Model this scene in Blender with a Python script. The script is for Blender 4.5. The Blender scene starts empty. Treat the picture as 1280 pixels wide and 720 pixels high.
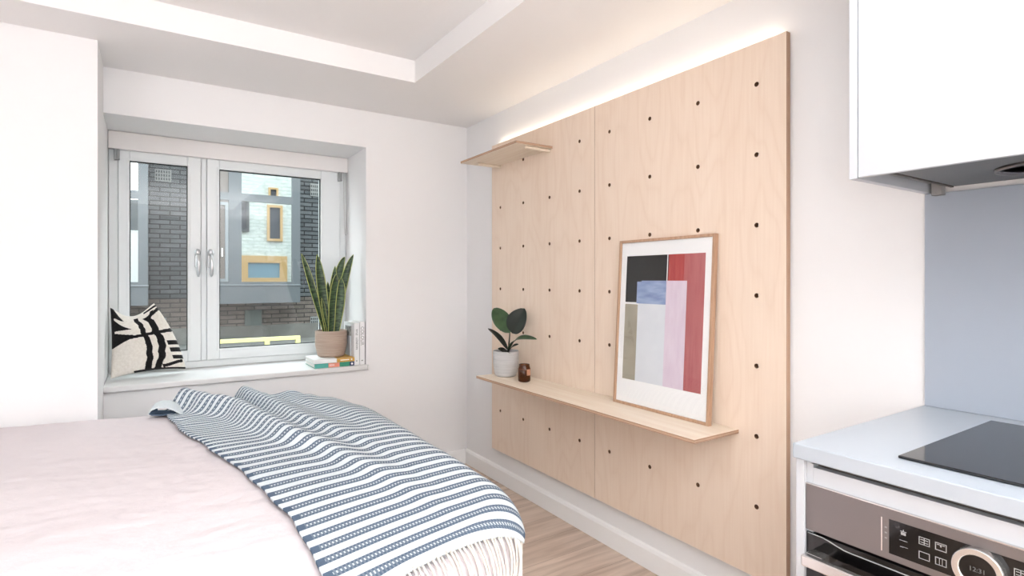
import bpy, bmesh, math, random
from mathutils import Vector, Matrix
from math import radians, sin, cos, pi, sqrt

random.seed(7)
S = bpy.context.scene
COL = S.collection

# ------------------------------------------------------------------ camera
cam_d = bpy.data.cameras.new('camera')
cam = bpy.data.objects.new('camera', cam_d); COL.objects.link(cam)
cam_d.sensor_width = 36.0
cam_d.lens = 36.0 * 693.0 / 1280.0
cam_d.shift_y = -10.5 / 1280.0
cam_d.clip_start = 0.02
cam.location = (0, 0, 1.25)
cam.rotation_euler = (pi / 2, 0, -radians(33.1))
S.camera = cam

# ------------------------------------------------------------------ world, lights, exposure
S.view_settings.view_transform = 'Standard'
S.view_settings.look = 'None'
S.view_settings.gamma = 1.0
S.view_settings.use_curve_mapping = False
S.view_settings.exposure = 0.16
W = bpy.data.worlds.new('overcast_sky'); S.world = W; W.use_nodes = True
wn = W.node_tree.nodes; wl = W.node_tree.links
wn['Background'].inputs[1].default_value = 6.8
tc = wn.new('ShaderNodeTexCoord'); sp = wn.new('ShaderNodeSeparateXYZ'); cr = wn.new('ShaderNodeValToRGB')
wl.new(tc.outputs['Generated'], sp.inputs[0]); wl.new(sp.outputs['Z'], cr.inputs[0])
cr.color_ramp.elements[0].color = (0.97, 0.99, 1.0, 1)
cr.color_ramp.elements[1].color = (0.84, 0.93, 1.0, 1)
wl.new(cr.outputs[0], wn['Background'].inputs[0])

def area(name, loc, rot, sx, sy, power, col=(1, 1, 1)):
    d = bpy.data.lights.new(name, 'AREA'); d.shape = 'RECTANGLE'; d.size = sx; d.size_y = sy
    d.energy = power; d.color = col
    o = bpy.data.objects.new(name, d); COL.objects.link(o)
    o.location = loc; o.rotation_euler = rot
    return o
# daylight from the glazed left side of the room, behind the camera
area('daylight_left', (-2.7, -1.7, 1.2), (radians(90), 0, radians(-84)), 2.8, 2.1, 44, (0.92, 0.97, 1.0))
# unseen upward fill added behind the camera, bounced off the ceiling to flatten contrast
area('added_ceiling_bounce_fill', (0.75, -1.7, 1.5), (pi, 0, 0), 1.7, 2.4, 180, (0.92, 0.97, 1.0))
# unseen downward fill added in the raised tray to lift floor and low walls
area('added_tray_fill', (-0.4, -0.7, 2.375), (0, 0, 0), 3.0, 3.4, 34, (0.92, 0.97, 1.0))

# ------------------------------------------------------------------ materials
def lin(c):
    r = []
    for v in c:
        v /= 255.0
        r.append(v / 12.92 if v <= 0.04045 else ((v + 0.055) / 1.055) ** 2.4)
    return tuple(r) + (1.0,)

def mat(name, rgb, rough=0.6, metal=0.0, spec=0.5):
    m = bpy.data.materials.new(name); m.use_nodes = True
    b = m.node_tree.nodes['Principled BSDF']
    b.inputs['Base Color'].default_value = lin(rgb)
    b.inputs['Roughness'].default_value = rough
    b.inputs['Metallic'].default_value = metal
    b.inputs['Specular IOR Level'].default_value = spec
    return m

def N(m, t, **kw):
    n = m.node_tree.nodes.new(t)
    for k, v in kw.items():
        setattr(n, k, v)
    return n
def L(m, a, b): m.node_tree.links.new(a, b)
def bsdf(m): return m.node_tree.nodes['Principled BSDF']

def coords(m, scale=(1, 1, 1), kind='Object'):
    t = N(m, 'ShaderNodeTexCoord'); mp = N(m, 'ShaderNodeMapping')
    mp.inputs['Scale'].default_value = scale
    L(m, t.outputs[kind], mp.inputs['Vector'])
    return mp.outputs['Vector']

def noisy(m, c1, c2, scale=(1, 1, 1), freq=5.0, detail=4.0, lo=0.35, hi=0.65, kind='Object'):
    v = coords(m, scale, kind)
    n = N(m, 'ShaderNodeTexNoise'); n.inputs['Scale'].default_value = freq; n.inputs['Detail'].default_value = detail
    L(m, v, n.inputs['Vector'])
    r = N(m, 'ShaderNodeValToRGB')
    r.color_ramp.elements[0].position = lo; r.color_ramp.elements[0].color = lin(c1)
    r.color_ramp.elements[1].position = hi; r.color_ramp.elements[1].color = lin(c2)
    L(m, n.outputs['Fac'], r.inputs[0]); L(m, r.outputs[0], bsdf(m).inputs['Base Color'])
    return n

def bump(m, height, strength=0.2, dist=0.01):
    b = N(m, 'ShaderNodeBump'); b.inputs['Strength'].default_value = strength; b.inputs['Distance'].default_value = dist
    L(m, height, b.inputs['Height']); L(m, b.outputs[0], bsdf(m).inputs['Normal'])
    return b

def painted(name, rgb, rough=0.7):
    m = mat(name, rgb, rough, spec=0.3)
    n = N(m, 'ShaderNodeTexNoise'); n.inputs['Scale'].default_value = 60
    L(m, coords(m), n.inputs['Vector']); bump(m, n.outputs['Fac'], 0.04, 0.002)
    return m

M = {}
M['wall'] = painted('wall_paint', (242, 240, 240), 0.75)
M['ceiling'] = painted('ceiling_paint', (245, 242, 241), 0.85)
M['skirting'] = painted('skirting_gloss', (250, 248, 247), 0.4)
M['sill'] = mat('sill_board', (226, 224, 223), 0.35)
M['upvc'] = mat('white_window_plastic', (232, 235, 236), 0.3)
M['blackseal'] = mat('black_rubber_seal', (22, 24, 26), 0.6)
M['chrome'] = mat('satin_handle_metal', (205, 207, 209), 0.32, 0.8)
M['blind'] = mat('blind_cassette_white', (236, 231, 229), 0.55)
M['greyplastic'] = mat('grey_bracket_plastic', (150, 152, 152), 0.4)
M['cabinet'] = mat('white_cabinet_lacquer', (195, 198, 203), 0.4)
M['cabinet_edge'] = mat('cabinet_shadow_gap', (90, 84, 80), 0.6)
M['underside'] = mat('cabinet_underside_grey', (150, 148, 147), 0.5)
M['hoodgrey'] = mat('hood_plate_grey', (104, 106, 108), 0.5)
M['splash'] = mat('grey_splashback', (170, 178, 190), 0.3)
M['worktop'] = mat('pale_grey_worktop', (174, 181, 189), 0.3)
M['blackglass'] = mat('black_ceramic_glass', (20, 22, 26), 0.06, spec=0.8)
M['steel'] = mat('brushed_steel', (130, 125, 125), 0.36, 0.9)
M['steel_light'] = mat('polished_steel', (214, 212, 210), 0.22, 0.95)
M['ovenblack'] = mat('oven_black_glass', (12, 11, 12), 0.08)
M['icon'] = mat('oven_icon_grey', (150, 150, 150), 0.5)
M['icon_dim'] = mat('oven_digit_grey', (96, 98, 98), 0.5)
M['terracotta'] = mat('terracotta_sticker', (205, 150, 120), 0.6)

# glazing: mostly transparent with a real Fresnel reflection
def glass_mat(name, tint, base=0.04):
    m = bpy.data.materials.new(name); m.use_nodes = True
    nt = m.node_tree; nt.nodes.remove(nt.nodes['Principled BSDF'])
    t = N(m, 'ShaderNodeBsdfTransparent'); t.inputs[0].default_value = tint
    g = N(m, 'ShaderNodeBsdfGlossy'); g.inputs['Roughness'].default_value = 0.0
    f = N(m, 'ShaderNodeFresnel'); f.inputs[0].default_value = 1.5
    mx = N(m, 'ShaderNodeMixShader')
    ge = N(m, 'ShaderNodeNewGeometry'); iv = N(m, 'ShaderNodeMath', operation='SUBTRACT'); iv.inputs[0].default_value = 1.0
    L(m, ge.outputs['Backfacing'], iv.inputs[1]); ml = N(m, 'ShaderNodeMath', operation='MULTIPLY')
    L(m, f.outputs[0], ml.inputs[0]); L(m, iv.outputs[0], ml.inputs[1])
    L(m, ml.outputs[0], mx.inputs[0]); L(m, t.outputs[0], mx.inputs[1]); L(m, g.outputs[0], mx.inputs[2])
    L(m, mx.outputs[0], nt.nodes['Material Output'].inputs[0])
    return m
M['glass'] = glass_mat('clear_glazing', (0.93, 0.96, 0.95, 1))

# plywood face
def plywood(name, seed):
    m = mat(name, (222, 193, 166), 0.55, spec=0.3)
    v = coords(m, (1, 1, 1))
    off = N(m, 'ShaderNodeVectorMath', operation='ADD'); off.inputs[1].default_value = (seed * 3.1, seed * 7.7, seed * 1.3)
    L(m, v, off.inputs[0])
    mp = N(m, 'ShaderNodeMapping'); mp.inputs['Scale'].default_value = (1.0, 2.3, 0.55); L(m, off.outputs[0], mp.inputs['Vector'])
    n1 = N(m, 'ShaderNodeTexNoise'); n1.inputs['Scale'].default_value = 1.7; n1.inputs['Detail'].default_value = 2.5; n1.inputs['Roughness'].default_value = 0.45
    L(m, mp.outputs[0], n1.inputs['Vector'])
    mul = N(m, 'ShaderNodeMath', operation='MULTIPLY'); mul.inputs[1].default_value = 26.0; L(m, n1.outputs['Fac'], mul.inputs[0])
    fr = N(m, 'ShaderNodeMath', operation='PINGPONG'); fr.inputs[1].default_value = 1.0; L(m, mul.outputs[0], fr.inputs[0])
    pw = N(m, 'ShaderNodeMath', operation='POWER'); pw.inputs[1].default_value = 3.0; L(m, fr.outputs[0], pw.inputs[0])
    mp2 = N(m, 'ShaderNodeMapping'); mp2.inputs['Scale'].default_value = (1, 110, 4.0); L(m, off.outputs[0], mp2.inputs['Vector'])
    n2 = N(m, 'ShaderNodeTexNoise'); n2.inputs['Scale'].default_value = 1.0; n2.inputs['Detail'].default_value = 3; L(m, mp2.outputs[0], n2.inputs['Vector'])
    mp3 = N(m, 'ShaderNodeMapping'); mp3.inputs['Scale'].default_value = (1, 3.5, 0.7); L(m, off.outputs[0], mp3.inputs['Vector'])
    n3 = N(m, 'ShaderNodeTexNoise'); n3.inputs['Scale'].default_value = 1.6; L(m, mp3.outputs[0], n3.inputs['Vector'])
    a = N(m, 'ShaderNodeMath', operation='MULTIPLY'); a.inputs[1].default_value = 0.22; L(m, pw.outputs[0], a.inputs[0])
    b = N(m, 'ShaderNodeMath', operation='MULTIPLY_ADD'); b.inputs[1].default_value = 0.55; L(m, n2.outputs['Fac'], b.inputs[0]); L(m, a.outputs[0], b.inputs[2])
    c = N(m, 'ShaderNodeMath', operation='MULTIPLY_ADD'); c.inputs[1].default_value = 0.5; L(m, n3.outputs['Fac'], c.inputs[0]); L(m, b.outputs[0], c.inputs[2])
    r = N(m, 'ShaderNodeValToRGB')
    r.color_ramp.elements[0].position = 0.25; r.color_ramp.elements[0].color = lin((243, 224, 206))
    r.color_ramp.elements[1].position = 0.95; r.color_ramp.elements[1].color = lin((231, 207, 186))
    L(m, c.outputs[0], r.inputs[0]); L(m, r.outputs[0], bsdf(m).inputs['Base Color'])
    return m
M['ply_a'] = plywood('birch_plywood_face', 1)
M['ply_b'] = plywood('birch_plywood_face_paler', 5)
def plyshelf(name, seed):
    m = mat(name, (226, 200, 172), 0.5, spec=0.35)
    noisy(m, (243, 229, 211), (232, 213, 192), (30, 1.5, 30), 1.6, 4, 0.3, 0.75)
    return m
M['ply_shelf'] = plyshelf('birch_plywood_shelf', 2)
def plyedge(name, axis, pitch=0.003):
    m = mat(name, (190, 158, 134), 0.7, spec=0.2)
    v = coords(m)
    s = N(m, 'ShaderNodeSeparateXYZ'); L(m, v, s.inputs[0])
    d = N(m, 'ShaderNodeMath', operation='MULTIPLY'); d.inputs[1].default_value = pi / pitch
    L(m, s.outputs[axis], d.inputs[0])
    q = N(m, 'ShaderNodeMath', operation='SINE'); L(m, d.outputs[0], q.inputs[0])
    r = N(m, 'ShaderNodeValToRGB')
    r.color_ramp.elements[0].position = 0.1; r.color_ramp.elements[0].color = lin((196, 163, 138))
    r.color_ramp.elements[1].position = 0.9; r.color_ramp.elements[1].color = lin((168, 134, 112))
    L(m, q.outputs[0], r.inputs[0]); L(m, r.outputs[0], bsdf(m).inputs['Base Color'])
    return m
M['edge_x'] = plyedge('plywood_edge_plies_upright', 0, 0.006)
M['edge_z'] = plyedge('plywood_edge_plies_flat', 2, 0.0045)
M['hole'] = mat('drilled_hole_wood', (120, 88, 66), 0.8, spec=0.1)

# floor
def floor_mat():
    m = mat('oak_plank_floor', (178, 150, 132), 0.45, spec=0.35)
    v = coords(m, (1, 1, 1))
    br = N(m, 'ShaderNodeTexBrick'); br.offset = 0.37; br.inputs['Scale'].default_value = 1.0
    br.inputs['Brick Width'].default_value = 1.2; br.inputs['Row Height'].default_value = 0.18
    br.inputs['Mortar Size'].default_value = 0.0012; br.inputs['Mortar Smooth'].default_value = 0.2
    br.inputs['Color1'].default_value = lin((234, 214, 198)); br.inputs['Color2'].default_value = lin((220, 198, 181))
    br.inputs['Mortar'].default_value = lin((178, 154, 138))
    L(m, v, br.inputs['Vector'])
    n = N(m, 'ShaderNodeTexNoise'); n.inputs['Scale'].default_value = 1.5; n.inputs['Detail'].default_value = 6; n.inputs['Distortion'].default_value = 0.6
    L(m, coords(m, (1.6, 16, 1)), n.inputs['Vector'])
    r = N(m, 'ShaderNodeValToRGB'); r.color_ramp.elements[0].position = 0.3; r.color_ramp.elements[0].color = lin((214, 206, 200))
    r.color_ramp.elements[1].position = 0.7; r.color_ramp.elements[1].color = lin((255, 255, 255))
    L(m, n.outputs['Fac'], r.inputs[0])
    mx = N(m, 'ShaderNodeMix', data_type='RGBA', blend_type='MULTIPLY'); mx.inputs[0].default_value = 1.0
    L(m, br.outputs['Color'], mx.inputs[6]); L(m, r.outputs[0], mx.inputs[7])
    L(m, mx.outputs[2], bsdf(m).inputs['Base Color'])
    bump(m, n.outputs['Fac'], 0.06, 0.003)
    return m
M['floor'] = floor_mat()

def cloth(name, c1, c2, freq=140, b=0.25):
    m = mat(name, c1, 0.95, spec=0.1)
    n = noisy(m, c1, c2, (1, 1, 1), freq, 3)
    bump(m, n.outputs['Fac'], b, 0.003)
    bsdf(m).inputs['Sheen Weight'].default_value = 0.15
    return m
M['duvet'] = mat('blush_linen', (226, 217, 219), 0.95, spec=0.1)
def duvet_nodes(m):
    n = N(m, 'ShaderNodeTexNoise'); n.inputs['Scale'].default_value = 5; n.inputs['Detail'].default_value = 8; n.inputs['Roughness'].default_value = 0.65
    L(m, coords(m, (1.0, 2.2, 1)), n.inputs['Vector'])
    bump(m, n.outputs['Fac'], 0.35, 0.02)
duvet_nodes(M['duvet'])
M['mattress'] = cloth('mattress_ticking', (225, 222, 218), (215, 212, 208))
M['bedbase'] = cloth('grey_bed_base_fabric', (150, 148, 146), (140, 138, 136))
M['cush_w'] = cloth('cream_woven_cotton', (236, 230, 221), (226, 219, 209), 90, 0.4)
M['cush_k'] = cloth('black_woven_cotton', (34, 32, 33), (24, 22, 23), 90, 0.4)
M['tassel'] = cloth('cream_wool_fringe', (228, 221, 212), (216, 208, 198), 60, 0.3)

def throw_mat():
    m = mat('blue_striped_wool', (235, 240, 242), 0.95, spec=0.08)
    uv = N(m, 'ShaderNodeUVMap'); uv.uv_map = 'UVMap'
    s = N(m, 'ShaderNodeSeparateXYZ'); L(m, uv.outputs[0], s.inputs[0])
    ed = N(m, 'ShaderNodeUVMap'); ed.uv_map = 'Selvedge'
    e = N(m, 'ShaderNodeSeparateXYZ'); L(m, ed.outputs[0], e.inputs[0])
    def math_(op, a, b=None, c=None):
        n = N(m, 'ShaderNodeMath', operation=op)
        for i, x in enumerate((a, b, c)):
            if x is None: continue
            if isinstance(x, (int, float)): n.inputs[i].default_value = x
            else: L(m, x, n.inputs[i])
        return n.outputs[0]

    fv = math_('FRACT', math_('DIVIDE', s.outputs[1], 0.0285 * 2))
    band = math_('LESS_THAN', fv, 0.52)                                   # 1 inside the blue band
    mid = math_('LESS_THAN', math_('ABSOLUTE', math_('SUBTRACT', fv, 0.27)), 0.085)
    fu = math_('FRACT', math_('DIVIDE', s.outputs[0], 0.0088))
    dot = math_('LESS_THAN', fu, 0.42)
    insel = math_('GREATER_THAN', e.outputs[0], 0.017)
    hole = math_('MULTIPLY', math_('MULTIPLY', mid, dot), insel)
    rung = math_('MULTIPLY', math_('LESS_THAN', math_('FRACT', math_('ADD', fu, 0.5)), 0.5), insel)
    blue = math_('MULTIPLY', band, math_('SUBTRACT', 1.0, math_('MULTIPLY', hole, 0.80)))
    blue = math_('MULTIPLY', blue, math_('SUBTRACT', 1.0, math_('MULTIPLY', rung, 0.12)))
    mx = N(m, 'ShaderNodeMix', data_type='RGBA'); L(m, blue, mx.inputs[0])
    mx.inputs[6].default_value = lin((226, 233, 236)); mx.inputs[7].default_value = lin((92, 108, 128))
    n = N(m, 'ShaderNodeTexNoise'); n.inputs['Scale'].default_value = 260; n.inputs['Detail'].default_value = 2
    L(m, coords(m), n.inputs['Vector'])
    r = N(m, 'ShaderNodeValToRGB'); r.color_ramp.elements[0].position = 0.25; r.color_ramp.elements[0].color = (0.86, 0.86, 0.86, 1)
    r.color_ramp.elements[1].position = 0.6; r.color_ramp.elements[1].color = (1, 1, 1, 1)
    L(m, n.outputs['Fac'], r.inputs[0])
    m2 = N(m, 'ShaderNodeMix', data_type='RGBA', blend_type='MULTIPLY'); m2.inputs[0].default_value = 1
    L(m, mx.outputs[2], m2.inputs[6]); L(m, r.outputs[0], m2.inputs[7])
    L(m, m2.outputs[2], bsdf(m).inputs['Base Color'])
    hsum = math_('ADD', math_('MULTIPLY', blue, -0.4), n.outputs['Fac'])
    bump(m, hsum, 0.35, 0.003)
    return m
M['throw'] = throw_mat()

M['leaf_g'] = mat('snake_leaf_green', (40, 62, 40), 0.45)
def leafn(m):
    v = coords(m, (1, 1, 1)); w = N(m, 'ShaderNodeTexNoise'); w.inputs['Scale'].default_value = 1; w.inputs['Detail'].default_value = 4
    mp = N(m, 'ShaderNodeMapping'); mp.inputs['Scale'].default_value = (25, 25, 110); L(m, v, mp.inputs['Vector']); L(m, mp.outputs[0], w.inputs['Vector'])
    r = N(m, 'ShaderNodeValToRGB'); r.color_ramp.elements[0].position = 0.4; r.color_ramp.elements[0].color = lin((30, 52, 36))
    r.color_ramp.elements[1].position = 0.62; r.color_ramp.elements[1].color = lin((74, 98, 64))
    L(m, w.outputs['Fac'], r.inputs[0]); L(m, r.outputs[0], bsdf(m).inputs['Base Color'])
leafn(M['leaf_g'])
M['leaf_y'] = mat('snake_leaf_yellow_margin', (170, 176, 100), 0.5)
M['rubber_leaf'] = mat('rubber_leaf_green', (50, 74, 46), 0.3)
noisy(M['rubber_leaf'], (46, 70, 42), (62, 88, 56), (1, 1, 1), 22, 3)
M['rubber_dark'] = mat('rubber_leaf_dark', (22, 30, 22), 0.42)
M['stem'] = mat('plant_stem', (62, 58, 36), 0.6)
M['soil'] = mat('potting_soil', (44, 36, 30), 0.95); bump(M['soil'], noisy(M['soil'], (30, 24, 20), (66, 54, 44), (1, 1, 1), 160, 4).outputs['Fac'], 0.8, 0.01)
def ribbed(name, c1, c2, ring):
    m = mat(name, c1, 0.7, spec=0.3)
    noisy(m, c1, c2, (1, 1, 14), 6, 4)
    s = N(m, 'ShaderNodeSeparateXYZ'); L(m, coords(m), s.inputs[0])
    q = N(m, 'ShaderNodeMath', operation='MULTIPLY'); q.inputs[1].default_value = 2 * pi / ring; L(m, s.outputs[2], q.inputs[0])
    w = N(m, 'ShaderNodeMath', operation='SINE'); L(m, q.outputs[0], w.inputs[0]); bump(m, w.outputs[0], 0.35, 0.002)
    return m
M['pot_tan'] = ribbed('pinkish_tan_stoneware', (190, 170, 155), (178, 157, 142), 0.012)
M['pot_grey'] = ribbed('pale_grey_stoneware', (206, 203, 203), (192, 190, 190), 0.009)
M['amber'] = mat('amber_glass', (150, 80, 22), 0.05)
bsdf(M['amber']).inputs['Transmission Weight'].default_value = 0.85
bsdf(M['amber']).inputs['IOR'].default_value = 1.45
M['wax'] = mat('candle_wax', (150, 96, 44), 0.6)
M['oakframe'] = mat('oak_frame', (190, 152, 124), 0.5); noisy(M['oakframe'], (196, 160, 133), (178, 140, 112), (60, 60, 3), 1.4, 4)
M['print_white'] = mat('print_paper_white', (250, 250, 250), 0.6)
M['picglass'] = glass_mat('picture_glazing', (0.99, 0.99, 0.99, 1))
def paint(name, c1, c2, f=12, st=(1, 1, 1)):
    m = mat(name, c1, 0.7, spec=0.2); noisy(m, c1, c2, st, f, 5, 0.35, 0.7); return m
M['p_black'] = paint('print_charcoal', (44, 42, 42), (52, 50, 49))
M['p_red'] = paint('print_bright_red', (184, 84, 80), (172, 66, 66), 8, (1, 14, 1))
M['p_rose'] = paint('print_muted_red', (186, 112, 112), (176, 96, 98), 9, (1, 10, 1))
M['p_lilac'] = paint('print_lilac', (228, 214, 226), (220, 202, 217), 9, (1, 4, 1))
M['p_blue'] = paint('print_washed_blue', (166, 182, 212), (120, 138, 184), 9, (1, 1, 4))
M['p_pale'] = paint('print_pale_grey', (226, 229, 234), (219, 223, 229), 10)
M['p_taupe'] = paint('print_taupe', (176, 169, 153), (164, 157, 141), 10)
M['b_white'] = mat('book_cover_white', (240, 240, 240), 0.45)
M['b_paper'] = mat('book_pages', (232, 230, 224), 0.9)
M['b_ochre'] = mat('book_cover_ochre', (204, 160, 72), 0.45)
M['b_teal'] = mat('book_cover_teal', (88, 172, 160), 0.45)
M['b_green'] = mat('book_cover_green', (58, 148, 120), 0.45)
M['b_coral'] = mat('book_cover_coral', (232, 150, 128), 0.45)
M['b_navy'] = mat('book_cover_navy', (52, 56, 98), 0.45)
M['b_grey'] = mat('book_cover_photo_grey', (150, 152, 150), 0.45); noisy(M['b_grey'], (92, 94, 92), (186, 188, 184), (1, 1, 1), 60, 4)
M['b_palegrey'] = mat('book_cover_pale_blue_grey', (204, 212, 218), 0.45)
M['ink'] = mat('spine_ink', (70, 70, 72), 0.6)
M['ink_pale'] = mat('spine_ink_pale', (160, 160, 158), 0.6)
M['cord'] = mat('blind_chain_white', (200, 200, 198), 0.5)

# outdoor materials
def brick_mat(name, c1, c2, mortar, w=0.29, h=0.078, rot=True, freq=1.0):
    m = mat(name, c1, 0.85, spec=0.2)
    t = N(m, 'ShaderNodeTexCoord'); s = N(m, 'ShaderNodeSeparateXYZ'); c = N(m, 'ShaderNodeCombineXYZ')
    L(m, t.outputs['Object'], s.inputs[0]); L(m, s.outputs[0], c.inputs[0]); L(m, s.outputs[2], c.inputs[1])
    b = N(m, 'ShaderNodeTexBrick'); b.inputs['Scale'].default_value = 1.0; b.inputs['Brick Width'].default_value = w
    b.inputs['Row Height'].default_value = h; b.inputs['Mortar Size'].default_value = 0.010; b.inputs['Bias'].default_value = 0.0
    b.inputs['Color1'].default_value = lin(c1); b.inputs['Color2'].default_value = lin(c2); b.inputs['Mortar'].default_value = lin(mortar)
    L(m, c.outputs[0], b.inputs['Vector'])
    n = N(m, 'ShaderNodeTexNoise'); n.inputs['Scale'].default_value = 6; n.inputs['Detail'].default_value = 4; L(m, coords(m, (1, 1, 3)), n.inputs['Vector'])
    r = N(m, 'ShaderNodeValToRGB'); r.color_ramp.elements[0].position = 0.3; r.color_ramp.elements[0].color = (0.72, 0.72, 0.72, 1)
    r.color_ramp.elements[1].position = 0.7; r.color_ramp.elements[1].color = (1, 1, 1, 1); L(m, n.outputs['Fac'], r.inputs[0])
    x = N(m, 'ShaderNodeMix', data_type='RGBA', blend_type='MULTIPLY'); x.inputs[0].default_value = 1
    L(m, b.outputs['Color'], x.inputs[6]); L(m, r.outputs[0], x.inputs[7]); L(m, x.outputs[2], bsdf(m).inputs['Base Color'])
    return m
M['brick'] = brick_mat('grey_brick', (90, 93, 95), (70, 74, 77), (26, 27, 29))
M['brick_low'] = brick_mat('brown_grey_brick', (106, 97, 92), (90, 83, 79), (60, 56, 54))
M['brick_white'] = brick_mat('white_glazed_brick', (228, 232, 228), (220, 226, 222), (206, 212, 208), 0.3, 0.1)
M['zinc'] = mat('grey_metal_cladding', (70, 74, 78), 0.5, 0.0)
M['zinc_pale'] = mat('pale_metal_cladding', (100, 104, 108), 0.5, 0.0)
M['mirrorpane'] = mat('reflective_outdoor_glazing', (186, 190, 189), 0.02, 1.0)
M['darkpane'] = mat('dark_outdoor_glazing', (70, 76, 84), 0.05, 0.0, 1.0)
M['brownpane'] = mat('painted_brick_reflection_glazing', (92, 84, 80), 0.25, 0.0, 0.4)  # brown colour painted in place of a reflection of brickwork
M['bluepane'] = mat('pale_blue_outdoor_glazing', (150, 185, 205), 0.05, 0.3, 1.0)
M['orange'] = mat('orange_window_surround', (204, 166, 116), 0.6)
M['vent'] = mat('vent_pale_plastic', (112, 113, 112), 0.6)
M['ventdark'] = mat('vent_dark_slot', (40, 42, 44), 0.8)
M['door'] = mat('dark_green_grey_door', (66, 74, 72), 0.5)
M['yellow'] = mat('yellow_painted_timber', (206, 200, 138), 0.55)
M['paving'] = mat('grey_paving', (126, 124, 120), 0.9); noisy(M['paving'], (96, 95, 92), (78, 77, 74), (1, 1, 1), 3, 5)
M['handle_out'] = mat('outdoor_handle_white', (220, 220, 220), 0.4)

# ------------------------------------------------------------------ mesh helpers
def tag(o, label=None, cat=None, group=None, kind=None):
    if label: o['label'] = label
    if cat: o['category'] = cat
    if group: o['group'] = group
    if kind: o['kind'] = kind
    return o
def root(name, loc, label=None, cat=None, group=None, kind=None):
    o = bpy.data.objects.new(name, None); COL.objects.link(o); o.location = loc; o.empty_display_size = 0.05
    return tag(o, label, cat, group, kind)
def wloc(o):
    v = Vector(o.location)
    while o.parent: o = o.parent; v += o.location
    return v
def obj(name, bm, mats, parent=None, smooth=False, origin=None, bevel=0.0, seg=2, autosmooth=None):
    """links a bmesh written in world coordinates as one object"""
    me = bpy.data.meshes.new(name)
    if origin is None:
        if parent is None:
            mn = [min(v.co[i] for v in bm.verts) for i in range(3)]; mx = [max(v.co[i] for v in bm.verts) for i in range(3)]
            origin = Vector(((mn[0] + mx[0]) / 2, (mn[1] + mx[1]) / 2, mn[2]))
        else: origin = wloc(parent)
    origin = Vector(origin)
    bmesh.ops.translate(bm, verts=bm.verts, vec=-origin)
    bmesh.ops.recalc_face_normals(bm, faces=bm.faces) if getattr(bm, '_x', True) else None
    bm.to_mesh(me); bm.free()
    if not isinstance(mats, (list, tuple)): mats = [mats]
    for m_ in mats: me.materials.append(m_)
    o = bpy.data.objects.new(name, me); COL.objects.link(o)
    if parent is not None:
        o.parent = parent; o.location = origin - wloc(parent)
    else: o.location = origin
    if smooth:
        for p in me.polygons: p.use_smooth = True
    if bevel > 0:
        b = o.modifiers.new('bevel', 'BEVEL'); b.width = bevel; b.segments = seg; b.limit_method = 'ANGLE'; b.angle_limit = radians(40)
    return o
def B(): return bmesh.new()
def box(bm, x0, x1, y0, y1, z0, z1, mi=0):
    vs = [bm.verts.new(p) for p in ((x0, y0, z0), (x1, y0, z0), (x1, y1, z0), (x0, y1, z0), (x0, y0, z1), (x1, y0, z1), (x1, y1, z1), (x0, y1, z1))]
    fs = []
    for q in ((0, 3, 2, 1), (4, 5, 6, 7), (0, 1, 5, 4), (1, 2, 6, 5), (2, 3, 7, 6), (3, 0, 4, 7)):
        f = bm.faces.new([vs[i] for i in q]); f.material_index = mi; fs.append(f)
    return fs
def boxo(name, x0, x1, y0, y1, z0, z1, m, parent=None, bevel=0.0, **k):
    bm = B(); box(bm, x0, x1, y0, y1, z0, z1); return obj(name, bm, m, parent, bevel=bevel, **k)
def lathe(bm, prof, c, n=48, mi=0, close=True):
    rings = []
    for r, z in prof:
        rings.append([bm.verts.new((c[0] + r * cos(2 * pi * i / n), c[1] + r * sin(2 * pi * i / n), c[2] + z)) for i in range(n)])
    for a, b in zip(rings, rings[1:]):
        for i in range(n):
            f = bm.faces.new((a[i], a[(i + 1) % n], b[(i + 1) % n], b[i])); f.material_index = mi
    if close:
        for rr in (rings[0], rings[-1]):
            f = bm.faces.new(rr); f.material_index = mi
def tube(bm, pts, rad, n=8, mi=0):
    pts = [Vector(p) for p in pts]; rings = []
    up = Vector((0.3, 0.2, 1)).normalized()
    for i, p in enumerate(pts):
        t = (pts[min(i + 1, len(pts) - 1)] - pts[max(i - 1, 0)]).normalized()
        a = t.cross(up)
        if a.length < 1e-3: a = t.cross(Vector((1, 0, 0)))
        a.normalize(); b = t.cross(a)
        r = rad[i] if isinstance(rad, (list, tuple)) else rad
        rings.append([bm.verts.new(p + a * r * cos(2 * pi * k / n) + b * r * sin(2 * pi * k / n)) for k in range(n)])
    for q, w in zip(rings, rings[1:]):
        for k in range(n):
            f = bm.faces.new((q[k], q[(k + 1) % n], w[(k + 1) % n], w[k])); f.material_index = mi
    for rr in (rings[0], rings[-1]):
        f = bm.faces.new(rr); f.material_index = mi
def grid(bm, fn, nu, nv, mi=None, uv=None):
    """fn(u,v)->point; mi(u,v)->material"""
    vs = [[bm.verts.new(fn(i / nu, j / nv)) for i in range(nu + 1)] for j in range(nv + 1)]
    for j in range(nv):
        for i in range(nu):
            f = bm.faces.new((vs[j][i], vs[j][i + 1], vs[j + 1][i + 1], vs[j + 1][i]))
            if mi: f.material_index = mi((i + .5) / nu, (j + .5) / nv)
    return vs
def txt(name, s, size, m, parent, matrix, extrude=0.0003):
    c = bpy.data.curves.new(name, 'FONT'); c.body = s; c.size = size; c.align_x = 'CENTER'; c.align_y = 'CENTER'; c.extrude = extrude
    t = bpy.data.objects.new(name, c); COL.objects.link(t)
    me = bpy.data.meshes.new_from_object(t.evaluated_get(bpy.context.evaluated_depsgraph_get()))
    bpy.data.objects.remove(t); bpy.data.curves.remove(c)
    me.materials.clear(); me.materials.append(m)
    me.transform(matrix); me.transform(Matrix.Translation(-wloc(parent)))
    o = bpy.data.objects.new(name, me); COL.objects.link(o); o.parent = parent
    return o
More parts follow.
